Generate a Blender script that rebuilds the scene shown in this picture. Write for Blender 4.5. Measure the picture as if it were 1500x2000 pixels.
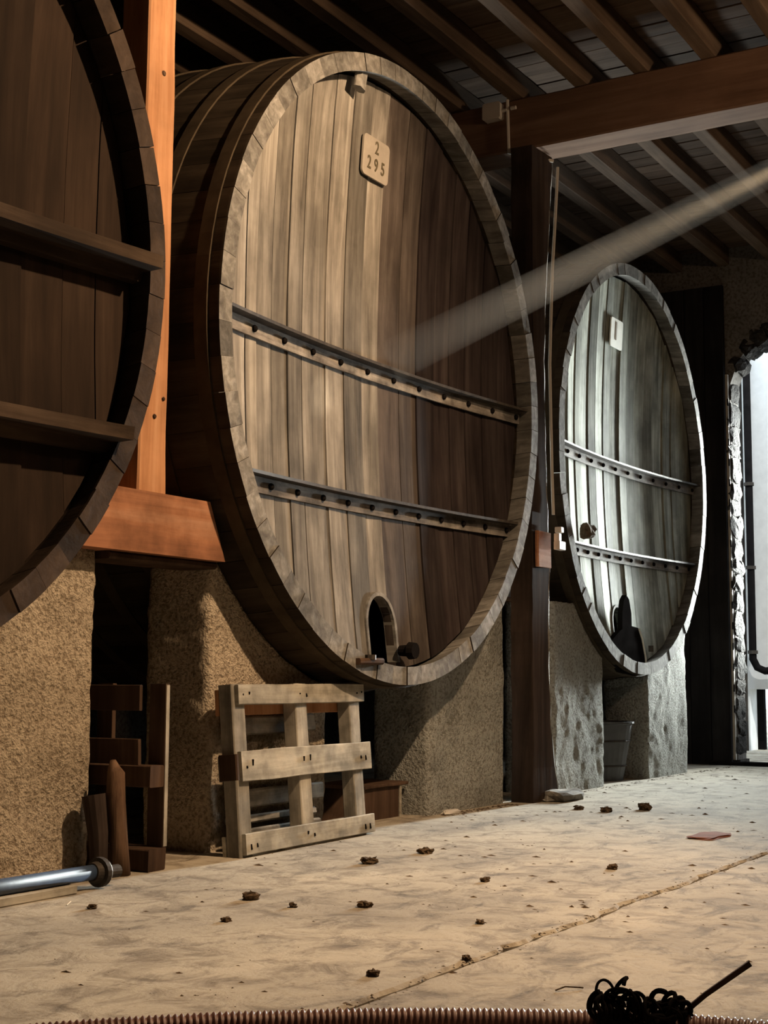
import bpy, bmesh, math, random
from mathutils import Vector, Matrix, noise
random.seed(7)
for o in list(bpy.data.objects): bpy.data.objects.remove(o)
sc = bpy.context.scene
COL = sc.collection
# ------------------------------------------------------------------ camera
# X runs along the row of casks (away), Y into the row, Z up; metres
H = 0.835                      # camera height above the floor
PITCH, YAW, ROLL = 0.1135, 0.5328, 0.0052
fw = Vector((math.cos(PITCH)*math.cos(YAW), math.cos(PITCH)*math.sin(YAW), math.sin(PITCH)))
rt = Vector((math.sin(YAW), -math.cos(YAW), 0)); up = rt.cross(fw)
r2 = rt*math.cos(ROLL)+up*math.sin(ROLL); u2 = -rt*math.sin(ROLL)+up*math.cos(ROLL)
cd = bpy.data.cameras.new('camera'); cam = bpy.data.objects.new('camera', cd); COL.objects.link(cam)
cd.sensor_fit = 'VERTICAL'; cd.sensor_height = 24; cd.sensor_width = 18; cd.lens = 24*2807.06/2000
cd.clip_start = .05; cd.clip_end = 200
M = Matrix((r2, u2, -fw)).transposed().to_4x4(); M.translation = Vector((0, 0, H)); cam.matrix_world = M
sc.camera = cam
# ------------------------------------------------------------------ world, lights, exposure
w = bpy.data.worlds.new('sky'); sc.world = w; w.use_nodes = True
bg = w.node_tree.nodes['Background']; bg.inputs[0].default_value = (.74, .88, 1, 1); bg.inputs[1].default_value = 3.2
sc.view_settings.view_transform = 'Standard'; sc.view_settings.look = 'None'
sc.view_settings.gamma = 1; sc.view_settings.use_curve_mapping = False; sc.view_settings.exposure = 0

def light(name, typ, loc, energy, color, target=None, **k):
    l = bpy.data.lights.new(name, typ); l.energy = energy; l.color = color
    for a, b in k.items(): setattr(l, a, b)
    o = bpy.data.objects.new(name, l); COL.objects.link(o); o.location = loc
    if target is not None: o.rotation_euler = (Vector(target)-Vector(loc)).to_track_quat('-Z', 'Y').to_euler()
    return o
# daylight entering by the arched doorway
pt = light('doorway_portal', 'AREA', (13.95, 3.37, 1.95), 1, (1, 1, 1), (10, 3.37, 1.95), shape='RECTANGLE', size=1.6, size_y=3.9)
pt.data.cycles.is_portal = True
light('daylight_outside', 'AREA', (15.2, 3.80, 2.3), 235, (.93, .99, .95), (11.2, 4.25, 2.1), shape="RECTANGLE", size=.22, size_y=2.4, spread=math.radians(64))
light('daylight_outside_wide', 'AREA', (15.6, 2.6, 2.6), 15, (.84, .94, 1), (7.0, 4.0, 1.2), shape='RECTANGLE', size=.8, size_y=2.4)
light('middle_cask_spot', 'SPOT', (15.2, 2.78, 1.9), 1900, (.93, .98, .96), (5.5, 3.42, 1.9), spot_size=math.radians(22), spot_blend=.6, shadow_soft_size=.12)  # added cool spot, its cone set to reach the middle cask only
light('sun', 'SUN', (14, -8, 12), 2.2, (1, .97, .9), (14.35, -7.4, 11.3), angle=.01)
light('shaded_lamp_light', 'SPOT', (5.55, .9, 4.35), 1000, (1, .67, .39), (4.4, 4.2, 2.0), spot_size=math.radians(126), spot_blend=.6, shadow_soft_size=.05)
light('aisle_fill', 'POINT', (5.2, -1.6, 4.3), 30, (1, .68, .44), shadow_soft_size=.12)  # unseen fill, added to brighten the joist sides
light('far_aisle_fill', 'POINT', (8.0, -.5, 4.0), 110, (1, .68, .42), shadow_soft_size=.12)  # unseen fill, added to warm the roof beam and ceiling boards

# ------------------------------------------------------------------ materials
def nt(name):
    m = bpy.data.materials.new(name); m.use_nodes = True; t = m.node_tree
    return m, t, t.nodes['Principled BSDF']
def N(t, typ, **k):
    n = t.nodes.new(typ)
    for a, b in k.items():
        if a in n.inputs.keys(): n.inputs[a].default_value = b
        else: setattr(n, a, b)
    return n
def coords(t, scale, rand=True):
    tc = N(t, 'ShaderNodeTexCoord'); mp = N(t, 'ShaderNodeMapping'); mp.inputs['Scale'].default_value = scale
    t.links.new(tc.outputs['Object'], mp.inputs['Vector'])
    if rand:
        oi = N(t, 'ShaderNodeObjectInfo'); ml = N(t, 'ShaderNodeMath', operation='MULTIPLY'); ml.inputs[1].default_value = 57
        t.links.new(oi.outputs['Random'], ml.inputs[0]); cb = N(t, 'ShaderNodeCombineXYZ')
        for i in range(3): t.links.new(ml.outputs[0], cb.inputs[i])
        t.links.new(cb.outputs[0], mp.inputs['Location'])
        return mp.outputs[0], oi.outputs['Random']
    return mp.outputs[0], None
def ramp(t, src, stops):
    r = N(t, 'ShaderNodeValToRGB'); e = r.color_ramp.elements
    while len(e) < len(stops): e.new(.5)
    for i, (p, c) in enumerate(stops): e[i].position = p; e[i].color = (*c, 1) if len(c) == 3 else c
    t.links.new(src, r.inputs[0]); return r.outputs[0]
def mix(t, a, b, fac, mode='MIX'):
    m = N(t, 'ShaderNodeMix', data_type='RGBA', blend_type=mode)
    for s, v in ((0, fac), (6, a), (7, b)):
        if isinstance(v, (int, float)): m.inputs[s].default_value = v
        elif isinstance(v, tuple): m.inputs[s].default_value = (*v, 1)
        else: t.links.new(v, m.inputs[s])
    return m.outputs[2]
def noi(t, vec, scale, detail=5, rough=.6, dist=0):
    n = N(t, 'ShaderNodeTexNoise'); n.inputs['Scale'].default_value = scale; n.inputs['Detail'].default_value = detail
    n.inputs['Roughness'].default_value = rough; n.inputs['Distortion'].default_value = dist
    t.links.new(vec, n.inputs['Vector']); return n.outputs['Fac']
def bump(t, b, h, strength, dist):
    n = N(t, 'ShaderNodeBump'); n.inputs['Strength'].default_value = strength; n.inputs['Distance'].default_value = dist
    t.links.new(h, n.inputs['Height']); t.links.new(n.outputs[0], b.inputs['Normal'])
def wood(name, dark, mid, light_, axis=2, grain=9, var=.35, rough=.8, stains=.5, blot=1.3, bs=.5):
    """grain stretched along axis; every object gets its own shade"""
    m, t, b = nt(name); s = [grain]*3; s[axis] = grain*.06
    v, rnd = coords(t, tuple(s)); f = noi(t, v, 1.0, 6, .65, .4)
    c = ramp(t, f, ((.28, dark), (.5, mid), (.74, light_)))
    v2, _ = coords(t, (blot, blot, blot)); f2 = noi(t, v2, 1.0, 6, .6)
    st = ramp(t, f2, ((.38, tuple(1-stains for _ in range(3))), (.62, (1, 1, 1))))
    c = mix(t, c, st, 1.0, 'MULTIPLY')
    rv = N(t, 'ShaderNodeMapRange'); rv.inputs['To Min'].default_value = 1-var; rv.inputs['To Max'].default_value = 1+var*.6
    wn = N(t, 'ShaderNodeTexWhiteNoise', noise_dimensions='1D'); t.links.new(rnd, wn.inputs['W']); t.links.new(wn.outputs['Value'], rv.inputs['Value'])
    c = mix(t, c, rv.outputs[0], 1.0, 'MULTIPLY')
    t.links.new(c, b.inputs['Base Color']); b.inputs['Roughness'].default_value = rough
    b.inputs['Specular IOR Level'].default_value = .08
    bump(t, b, f, bs, .006); return m
def plain(name, c, rough=.6, metal=0, var=.3, sc_=8, bs=.3, bd=.004):
    m, t, b = nt(name); v, _ = coords(t, (sc_,)*3); f = noi(t, v, 1, 5)
    d = tuple(x*(1-var) for x in c); l = tuple(min(1, x*(1+var)) for x in c)
    t.links.new(ramp(t, f, ((.3, d), (.7, l))), b.inputs['Base Color'])
    b.inputs['Roughness'].default_value = rough; b.inputs['Metallic'].default_value = metal
    b.inputs['Specular IOR Level'].default_value = .5 if rough < .55 else .06
    bump(t, b, f, bs, bd); return m
def plaster(name, c1, c2, scale=1.0, bd=.02):
    m, t, b = nt(name); v, _ = coords(t, (1, 1, 1))
    f = noi(t, v, 55*scale, 4, .55, 0); g = noi(t, v, 2.2, 5, .6); h2 = noi(t, v, 110*scale, 3, .5)
    c = ramp(t, g, ((.3, c1), (.68, c2)))
    c = mix(t, c, ramp(t, f, ((.36, (.55, .52, .49)), (.54, (1, 1, 1)))), 1.0, 'MULTIPLY')
    t.links.new(c, b.inputs['Base Color']); b.inputs['Roughness'].default_value = .95; b.inputs['Specular IOR Level'].default_value = .1
    ad = N(t, 'ShaderNodeMath', operation='MULTIPLY_ADD'); ad.inputs[1].default_value = .25
    t.links.new(h2, ad.inputs[0]); t.links.new(f, ad.inputs[2])
    bump(t, b, ad.outputs[0], 1.0, bd); return m
MAT = {}
MAT['head'] = wood('weathered_oak', (.11, .10, .088), (.27, .25, .22), (.47, .45, .41), grain=13, var=.38, stains=.42, blot=1.6)
MAT['head_half_shade'] = wood('half_shade_oak', (.045, .036, .031), (.095, .078, .068), (.165, .142, .124), grain=13, var=.3, stains=.4)  # in-between tone, painted for the edge of the rim's shade
MAT['head_shade'] = wood('shade_tinted_oak', (.016, .011, .011), (.032, .024, .023), (.060, .048, .045), grain=13, var=.3, stains=.4)  # rim's cast shade painted in as darker oak, slightly wine-tinted
MAT['head_pale'] = wood('limewashed_oak', (.11, .12, .09), (.32, .335, .28), (.56, .60, .54), grain=13, var=.4, stains=.5, blot=2.2)
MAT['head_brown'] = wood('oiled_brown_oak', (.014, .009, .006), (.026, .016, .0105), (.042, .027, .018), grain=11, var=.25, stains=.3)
MAT['stave'] = wood('dark_stave_oak', (.025, .018, .012), (.048, .036, .024), (.08, .061, .041), axis=1, grain=10, var=.25)
MAT['chime'] = wood('grey_chime_oak', (.11, .10, .09), (.22, .21, .19), (.40, .39, .365), axis=1, grain=16, var=.3)
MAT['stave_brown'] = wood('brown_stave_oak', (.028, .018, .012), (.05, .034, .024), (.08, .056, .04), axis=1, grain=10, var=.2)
MAT['hoop'] = plain('old_hoop_iron', (.055, .042, .028), .7, .3)
MAT['iron'] = plain('grime_shade_iron', (.06, .052, .045), .65, .3, .4, 14)
MAT['brace'] = wood('brace_iron_grey', (.10, .09, .08), (.22, .20, .18), (.42, .40, .36), axis=0, grain=22, var=.1, stains=.6, blot=5)
MAT['brace_brown'] = wood('brace_dark_timber', (.03, .02, .013), (.06, .04, .027), (.10, .07, .048), axis=0, grain=14, var=.1)
MAT['black'] = plain('sooty_black', (.010, .009, .009), 1)
MAT['black'].node_tree.nodes['Principled BSDF'].inputs['Specular IOR Level'].default_value = 0
MAT['plaster'] = plaster('roughcast_plaster', (.34, .285, .21), (.56, .48, .37))
MAT['plaster_grey'] = plaster('roughcast_grey_plaster', (.25, .255, .235), (.43, .44, .41))
MAT['orange_wood'] = wood('new_orange_timber', (.30, .135, .065), (.46, .235, .12), (.58, .34, .20), grain=12, var=.05, stains=.25, blot=2.5)
MAT['cap_wood'] = wood('orange_lintel_timber', (.17, .075, .045), (.38, .175, .095), (.55, .33, .22), axis=0, grain=6, var=.05, stains=.5, blot=3.0)
MAT['beam'] = wood('brown_beam_timber', (.15, .085, .056), (.25, .15, .10), (.35, .23, .16), axis=1, grain=8, var=.1, stains=.25)
MAT['joist'] = wood('joist_timber', (.08, .055, .038), (.15, .104, .072), (.24, .17, .12), axis=0, grain=9, var=.25, stains=.3)
MAT['ceiling'] = wood('ceiling_board', (.085, .056, .038), (.135, .09, .062), (.20, .14, .10), axis=1, grain=14, var=.18, stains=.3)
MAT['ceiling_pale'] = wood('pale_ceiling_board', (.30, .24, .19), (.52, .43, .35), (.72, .60, .50), axis=1, grain=14, var=.2, stains=.35)
MAT['post_dark'] = wood('rough_dark_post', (.025, .018, .015), (.055, .039, .032), (.105, .078, .064), grain=9, var=.05, stains=.5)
MAT['shade_board'] = wood('wall_shade_board', (.012, .011, .012), (.024, .022, .023), (.04, .037, .036), grain=9, var=.2)  # near-black boards painted for the shade left of the doorway
MAT['pallet'] = wood('pallet_pine', (.24, .215, .17), (.46, .43, .36), (.66, .63, .55), axis=0, grain=12, var=.18, stains=.5, blot=6)
MAT['pallet_v'] = wood('pallet_pine_upright', (.22, .20, .16), (.43, .40, .34), (.64, .61, .54), grain=12, var=.22, stains=.45, blot=6)
MAT['old_wood'] = wood('old_grey_wood', (.12, .11, .10), (.40, .38, .34), (.75, .73, .68), axis=0, grain=8, var=.3, stains=.7, blot=5, bs=1)
MAT['brown_wood'] = wood('brown_scrap_wood', (.045, .027, .018), (.085, .052, .035), (.14, .09, .06), grain=10, var=.25)
MAT['bark'] = wood('bark_brown', (.10, .055, .035), (.20, .12, .075), (.32, .20, .13), grain=25, var=.1, bs=1)
MAT['bark_red'] = plain('red_bark_flake', (.22, .09, .06), .9)
MAT['wall'] = plaster('cellar_plaster', (.11, .10, .09), (.17, .155, .14), .6, .003)
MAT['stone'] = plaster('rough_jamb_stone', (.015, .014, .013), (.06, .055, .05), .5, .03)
MAT['white_wall'] = plain('white_render', (.85, .85, .83), .9, 0, .06)
MAT['blue'] = plain('blue_grey_pipe', (.028, .05, .095), .5, .0, .3, 20)
MAT['white'] = plain('off_white_plastic', (.62, .58, .52), .5, 0, .08)
MAT['plate'] = plain('plate_enamel', (.33, .30, .26), .6, 0, .12, 10)
MAT['plate_pale'] = plain('pale_plate_enamel', (.85, .86, .80), .5, 0, .1, 10)
MAT['ink'] = plain('stencil_ink', (.10, .085, .055), .8)
MAT['hose'] = plain('dark_red_brown_hose', (.13, .060, .048), .5, 0, .25, 30)
MAT['tub'] = plain('dark_plastic_tub', (.06, .062, .066), .5)
MAT['dirt'] = plain('brown_dirt', (.10, .07, .045), .95, 0, .5, 60, 1, .01)
MAT['straw'] = plain('pale_straw', (.75, .70, .6), .8)
MAT['steel'] = plain('worn_steel', (.45, .42, .38), .35, .8, .3, 30)
def floor_mat():
    m, t, b = nt('dusty_concrete'); v, _ = coords(t, (1, 1, 1), False)
    g = noi(t, v, .9, 8, .62, .5); f = noi(t, v, 5.5, 8, .68, .6); s = noi(t, v, 26, 6, .7)
    c = ramp(t, g, ((.30, (.27, .235, .185)), (.5, (.40, .355, .28)), (.72, (.52, .465, .37))))
    c = mix(t, c, ramp(t, f, ((.36, (.48, .44, .40)), (.52, (1, 1, 1)), (.75, (1.0, 1.0, 1.0)))), .9, 'MULTIPLY')
    v2, _ = coords(t, (1.0, 2.2, 1), False); st = noi(t, v2, 3.2, 9, .74, .8)
    c = mix(t, c, ramp(t, st, ((.35, (.26, .225, .19)), (.47, (1, 1, 1)))), .65, 'MULTIPLY')
    c = mix(t, c, ramp(t, s, ((.30, (.5, .46, .41)), (.42, (1, 1, 1)))), .8, 'MULTIPLY')
    t.links.new(c, b.inputs['Base Color']); b.inputs['Roughness'].default_value = .9
    b.inputs['Specular IOR Level'].default_value = .35
    ad = N(t, 'ShaderNodeMath', operation='MULTIPLY_ADD'); ad.inputs[1].default_value = .3
    t.links.new(s, ad.inputs[0]); t.links.new(f, ad.inputs[2]); bump(t, b, ad.outputs[0], .6, .012)
    return m
MAT['floor'] = floor_mat()

# ------------------------------------------------------------------ helpers
def mesh_obj(name, verts, faces, mat, parent=None, loc=(0, 0, 0), rot=(0, 0, 0), smooth=False):
    me = bpy.data.meshes.new(name); me.from_pydata([tuple(v) for v in verts], [], faces); me.update()
    bm = bmesh.new(); bm.from_mesh(me); bmesh.ops.recalc_face_normals(bm, faces=bm.faces); bm.to_mesh(me); bm.free()
    for p in me.polygons: p.use_smooth = smooth
    for m in (mat if isinstance(mat, (list, tuple)) else [mat]): me.materials.append(m)
    return inst(name, me, parent, loc, rot)
def inst(name, me, parent=None, loc=(0, 0, 0), rot=(0, 0, 0)):
    o = bpy.data.objects.new(name, me); COL.objects.link(o); o.location = loc; o.rotation_euler = rot
    if parent: o.parent = parent
    return o
def empty(name, loc, rz=0):
    o = bpy.data.objects.new(name, None); COL.objects.link(o); o.location = loc; o.rotation_euler = (0, 0, rz); return o
def tag(o, label=None, cat=None, group=None, kind=None):
    for k, v in (('label', label), ('category', cat), ('group', group), ('kind', kind)):
        if v: o[k] = v
    return o
class MB:
    def __init__(s): s.v = []; s.f = []
    def add(s, vs, fs):
        n = len(s.v); s.v += [tuple(v) for v in vs]; s.f += [tuple(i+n for i in f) for f in fs]; return s
    def box(s, a, b, j=0):
        vs = [(x, y, z) for x in (a[0], b[0]) for y in (a[1], b[1]) for z in (a[2], b[2])]
        if j: vs = [tuple(c+random.uniform(-j, j) for c in v) for v in vs]
        return s.add(vs, [(0, 1, 3, 2), (4, 6, 7, 5), (0, 4, 5, 1), (2, 3, 7, 6), (0, 2, 6, 4), (1, 5, 7, 3)])
    def rbox(s, a, b, c=.006, nseg=1, wob=0, axis=0):
        """box with chamfered long edges, subdivided along axis, optional wobble"""
        ax = [0, 1, 2]; ax.remove(axis); p, q = ax
        ring = [(a[p]+c, a[q]), (b[p]-c, a[q]), (b[p], a[q]+c), (b[p], b[q]-c), (b[p]-c, b[q]), (a[p]+c, b[q]), (a[p], b[q]-c), (a[p], a[q]+c)]
        vs = []; sd = random.random()*50
        for i in range(nseg+1):
            t = a[axis]+(b[axis]-a[axis])*i/nseg
            for u, w_ in ring:
                v = [0, 0, 0]; v[axis] = t; v[p] = u; v[q] = w_
                if wob:
                    n = noise.noise_vector(Vector((t*3+sd, u*9, w_*9))); v[p] += n.x*wob; v[q] += n.y*wob
                    if i in (0, nseg): v[axis] += n.z*wob
                vs.append(v)
        fs = [tuple(range(8)), tuple(nseg*8+7-i for i in range(8))]
        for i in range(nseg):
            for k in range(8): fs.append((i*8+k, i*8+(k+1) % 8, i*8+8+(k+1) % 8, i*8+8+k))
        return s.add(vs, fs)
    def tube(s, pts, r, n=8, cap=True):
        pts = [Vector(p) for p in pts]; vs = []; fs = []
        rr = r if isinstance(r, (list, tuple)) else [r]*len(pts)
        tg = (pts[1]-pts[0]).normalized(); nrm = tg.orthogonal().normalized()
        for i, p in enumerate(pts):
            t2 = (pts[min(i+1, len(pts)-1)]-pts[max(i-1, 0)]).normalized()
            nrm = (nrm-t2*nrm.dot(t2)).normalized(); bn = t2.cross(nrm)
            for k in range(n):
                a = 2*math.pi*k/n; vs.append(p+(nrm*math.cos(a)+bn*math.sin(a))*rr[i])
        for i in range(len(pts)-1):
            for k in range(n): fs.append((i*n+k, i*n+(k+1) % n, i*n+n+(k+1) % n, i*n+n+k))
        if cap: fs += [tuple(range(n))[::-1], tuple((len(pts)-1)*n+k for k in range(n))]
        return s.add(vs, fs)
    def prism(s, poly, lo, hi, axis=1):
        """poly in the two other axes, extruded along axis"""
        n = len(poly); ax = [0, 1, 2]; ax.remove(axis); vs = []
        for d in (lo, hi):
            for u, w_ in poly:
                v = [0, 0, 0]; v[axis] = d; v[ax[0]] = u; v[ax[1]] = w_; vs.append(v)
        fs = [tuple(range(n))[::-1], tuple(range(n, 2*n))]+[(i, (i+1) % n, n+(i+1) % n, n+i) for i in range(n)]
        return s.add(vs, fs)
    def build(s, name, mat, parent=None, loc=(0, 0, 0), rot=(0, 0, 0), smooth=False):
        return mesh_obj(name, s.v, s.f, mat, parent, loc, rot, smooth)

# ------------------------------------------------------------------ the setting
JY = 1.985                       # joint in the concrete
fl = MB().box((-4, -7, -.3), (14.4, 9, -.06)).build('floor', MAT['dirt']); tag(fl, kind='structure')
def slab(y0, y1, jag0, jag1):
    vs = []; fs = []; nx = 260; X0, X1 = -4, 14.3
    for i in range(nx+1):
        x = X0+(X1-X0)*i/nx
        a = y0+(noise.noise(Vector((x*9, 3, 0)))*.022 + noise.noise(Vector((x*2, 9, 0)))*.02 if jag0 else 0)
        b = y1+(noise.noise(Vector((x*9, 7, 0)))*.014 + noise.noise(Vector((x*2, 9, 0)))*.02 if jag1 else 0)
        c = .012
        vs += [(x, a, -.06), (x, a, -c*.8), (x, a+c, 0), (x, b-c, 0), (x, b, -c*.8), (x, b, -.06)]
    for i in range(nx):
        for k in range(5): fs.append((i*6+k, i*6+k+1, i*6+k+7, i*6+k+6))
    mesh_obj('slab', vs, fs, MAT['floor'], fl)
slab(-7, JY-.008, 0, 1); slab(JY+.012, 9, 1, 0)
ZB, ZT = 3.71+H, 4.09+H          # beams
ZC = ZT+.18                      # underside of the ceiling boards
ce = MB().box((-4, -7, ZC+.03), (14.4, 9, ZC+.2)).build('ceiling', MAT['ceiling']); tag(ce, kind='structure')
pm = []
for k in range(3):
    o = MB().rbox((0, -7, ZC), (.172, 9, ZC+.028), .004, 6, .004, 1); pm.append(o)
pmesh = None
x = -.4; k = 0
base = [p.build('plank', MAT['ceiling'], ce) for p in pm]
for b_ in base: b_.location.x = -.4-.18*(base.index(b_)+1)
while x < 13.8:
    o = inst('plank', base[k % 3].data, ce, (x, random.uniform(-.05, .05), random.uniform(0, .008)))
    if 10.4 < x < 11.6 and 0:
        pass
    x += .178; k += 1
for nm, a, b in (('wall_back', (-4, 8.2, -.1), (14.4, 8.5, ZC+.1)), ('wall_front', (-4, -6.5, -.1), (14.4, -6.2, ZC+.1)), ('wall_left', (-4, -6.5, -.1), (-3.7, 8.5, ZC+.1))):
    tag(MB().box(a, b).build(nm, MAT['wall']), kind='structure')
# end wall with an arched doorway; thick rough stone jambs
DX, DY0, DY1 = 13.8, 2.55, 4.17
def arch(y):
    u = (y-(DY0+DY1)/2)/((DY1-DY0)/2); u = max(-1, min(1, u))
    return H+2.83+.62*math.sqrt(max(0, 1-u*u*.995))
wr = MB()
wr.prism([(DY1, -.1), (8.3, -.1), (8.3, ZC+.1), (DY1, ZC+.1)], DX, DX+.28, 0)
wr.prism([(-6.3, -.1), (DY0, -.1), (DY0, ZC+.1), (-6.3, ZC+.1)], DX, DX+.28, 0)
pts = [(DY0+(DY1-DY0)*i/16, arch(DY0+(DY1-DY0)*i/16)) for i in range(17)]
for i in range(16): wr.prism([pts[i], pts[i+1], (pts[i+1][0], ZC+.1), (pts[i][0], ZC+.1)], DX, DX+.28, 0)
tag(wr.build('wall_right', MAT['wall']), kind='structure')
# rough stones lining the doorway (jamb and arch), pieces of the doorway surround
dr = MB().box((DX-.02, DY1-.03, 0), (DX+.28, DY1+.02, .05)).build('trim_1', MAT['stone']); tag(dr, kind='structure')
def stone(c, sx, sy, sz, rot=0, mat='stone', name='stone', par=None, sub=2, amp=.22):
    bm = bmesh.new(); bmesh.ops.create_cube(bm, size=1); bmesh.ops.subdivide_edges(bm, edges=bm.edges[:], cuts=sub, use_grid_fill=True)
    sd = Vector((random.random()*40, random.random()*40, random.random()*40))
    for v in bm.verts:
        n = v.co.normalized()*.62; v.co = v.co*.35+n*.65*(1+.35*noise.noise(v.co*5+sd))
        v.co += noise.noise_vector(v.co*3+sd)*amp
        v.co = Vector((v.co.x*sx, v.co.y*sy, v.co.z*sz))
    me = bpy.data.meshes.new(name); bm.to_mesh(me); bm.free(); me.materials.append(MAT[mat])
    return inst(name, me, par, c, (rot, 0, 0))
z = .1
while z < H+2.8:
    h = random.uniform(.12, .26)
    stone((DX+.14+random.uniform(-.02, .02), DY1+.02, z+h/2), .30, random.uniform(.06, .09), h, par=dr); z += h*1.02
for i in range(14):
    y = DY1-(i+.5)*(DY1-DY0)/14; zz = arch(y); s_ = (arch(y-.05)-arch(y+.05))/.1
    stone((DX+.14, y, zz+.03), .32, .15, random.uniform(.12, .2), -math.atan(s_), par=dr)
# pale edge strip of the sliding door track at the jamb
tr = MB().box((DX-.05, DY1+.005, .05), (DX-.01, DY1+.035, H+2.98)).build('trim_2', MAT['plate']); tag(tr, kind='structure')
for i in range(16):
    MB().box((-.01, -.004, 0), (.01, .004, .07)).build('slot', MAT['black'], tr, (DX-.052, DY1+.006, .5+i*.2))
# dark boards added left of the doorway in place of the wall's shade
dl = empty('shade_leaf_1', (13.74, 4.2, 0)); tag(dl, kind='structure')
for i in range(9):
    MB().rbox((-.03, i*.20, 0), (.03, i*.20+.195, H+3.88), .006, 2, 0, 2).build('plank', MAT['shade_board'], dl)
th = MB().rbox((DX-.12, 1.8, 0), (DX+.02, DY1+.25, .035), .006, 1, 0, 1).build('trim_3', MAT['black']); tag(th, kind='structure')
# outside
og = MB().box((14.3, -8, -.2), (40, 20, -.02)).build('ground', MAT['floor']); tag(og, kind='structure')
hs = empty('white_outbuilding', (17, 5, 0)); tag(hs, 'overexposed white rendered building seen through the doorway', 'building')
MB().box((0, -.02, .70), (.3, 9, 7)).box((0, -.02, -.1), (.3, .06, .70)).box((0, .6, -.1), (.3, 9, .70)).build('wall', MAT['white_wall'], hs)
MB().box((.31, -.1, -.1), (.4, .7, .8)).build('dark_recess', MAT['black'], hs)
MB().box((0, -6, .70), (.3, -.02, 7)).box((0, -6, -.1), (.3, -.9, .7)).build('wall', MAT['white_wall'], hs)
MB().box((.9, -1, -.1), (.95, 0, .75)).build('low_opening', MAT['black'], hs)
dp = empty('drain_pipe', (16.9, 4.9, 0)); tag(dp, 'dark vertical drain pipe with an elbow on the white building outside', 'pipe')
MB().tube([(0, 0, H+4.2), (0, 0, H+.35), (0, 0, H+.22), (0, -.05, H+.12), (0, -.14, H+.08), (0, -.4, H+.10)], .045, 10).build('pipe', MAT['black'], dp, smooth=True)
for z in (H+2.3, H+1.3, H+.30):
    MB().tube([(0, 0, z-.02), (0, 0, z+.02)], .06, 10).build('collar', MAT['iron'], dp)
pp2 = MB().tube([(16.93, 4.99, H+3.9), (16.93, 5.0, -.02)], .02, 8).build('conduit', MAT['iron']); tag(pp2, 'thin grey conduit left of the dark drain pipe outside', 'pipe')

# ------------------------------------------------------------------ roof timbers
for i, (x0, x1, lb) in enumerate(((8.95, 9.25, 'massive brown roof beam carrying the white junction box, on the rough dark post'),
                                  (4.86, 5.14, 'roof beam resting on the orange timber post, left of the middle cask'))):
    b = MB().rbox((x0, -6.1, ZB), (x1, 8.1, ZT), .012, 40, .008, 1).build('roof_beam', MAT['beam']); tag(b, lb, 'beam')
names = {3.27: 'ceiling joist crossing the beam third right of the white junction box',
         2.80: 'ceiling joist crossing the beam fourth right of the white junction box',
         3.71: 'ceiling joist crossing the beam second right of the white junction box',
         4.20: 'ceiling joist crossing the beam just right of the white junction box',
         4.68: 'ceiling joist crossing the beam just left of the white junction box',
         5.12: 'ceiling joist running above the top of the middle cask, second from the orange post',
         5.58: 'ceiling joist nearest the orange timber post'}
ys = [.44, .91, 1.38, 1.86, 2.33, 2.80, 3.27, 3.71, 4.20, 4.68, 5.12, 5.58, 6.05, 6.5, 7.0, 7.5]
names.update({2.33: 'ceiling joist above the top right corner of the photo, fifth right of the junction box',
              1.86: 'ceiling joist over the aisle, sixth right of the white junction box',
              1.38: 'ceiling joist over the aisle, seventh right of the white junction box',
              .91: 'ceiling joist over the aisle, eighth right of the white junction box',
              .44: 'ceiling joist over the aisle, farthest from the casks',
              6.05: 'shaded ceiling joist behind the orange post, first behind the lit ones',
              6.5: 'shaded ceiling joist behind the orange post, second behind the lit ones',
              7.0: 'shaded ceiling joist over the back of the casks, last but one',
              7.5: 'last ceiling joist in the deep shade by the back wall'})
for y in ys:
    o = MB().rbox((-3.5, y-.055, ZT), (13.78, y+.055, ZC), .006, 24, .008, 0).build('ceiling_joist', MAT['joist'])
    tag(o, names[y], 'joist', 'ceiling joists')

# ------------------------------------------------------------------ casks
R0 = 1.762; L = 3.2
prof = [(0, 1.762), (.015, 1.764), (.12, 1.772), (.3, 1.792), (.6, 1.826), (1.0, 1.853), (1.6, 1.868), (2.2, 1.853), (2.6, 1.826), (2.9, 1.792), (3.2, 1.762)]
NS = 66
def rad(s):
    for (a, ra), (b, rb) in zip(prof, prof[1:]):
        if a <= s <= b: return ra+(rb-ra)*(s-a)/(b-a)
    return 1.762
def stave_mesh(k, body, chime):
    vs = []; fs = []; mi = []; n = 2; hw = math.pi/NS*(.975, .982, .99)[k % 3]
    for s, r in prof:
        ri = r-.10 if s < .05 else r-.085
        for rr in (ri, r):
            for j in range(n+1):
                a = -hw+2*hw*j/n; vs.append((rr*math.sin(a), s, rr*math.cos(a)))
    m = 2*(n+1)
    for i in range(len(prof)-1):
        o, q = i*m, (i+1)*m
        for j in range(n):
            fs.append((o+j, o+j+1, q+j+1, q+j)); mi.append(1 if i < 2 else 0)
            fs.append((o+n+1+j, q+n+1+j, q+n+2+j, o+n+2+j)); mi.append(0)
        fs.append((o, q, q+n+1, o+n+1)); mi.append(0)
        fs.append((o+n, o+2*n+1, q+2*n+1, q+n)); mi.append(0)
    for e in (0, (len(prof)-1)*m):
        for j in range(n): fs.append((e+j, e+n+1+j, e+n+2+j, e+j+1)); mi.append(1)
    me = bpy.data.meshes.new('stave'); me.from_pydata(vs, [], fs); me.update()
    bm = bmesh.new(); bm.from_mesh(me); bmesh.ops.recalc_face_normals(bm, faces=bm.faces); bm.to_mesh(me); bm.free()
    me.materials.append(body); me.materials.append(chime)
    for p, i_ in zip(me.polygons, mi): p.material_index = i_
    return me
RH = 1.668
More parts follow.
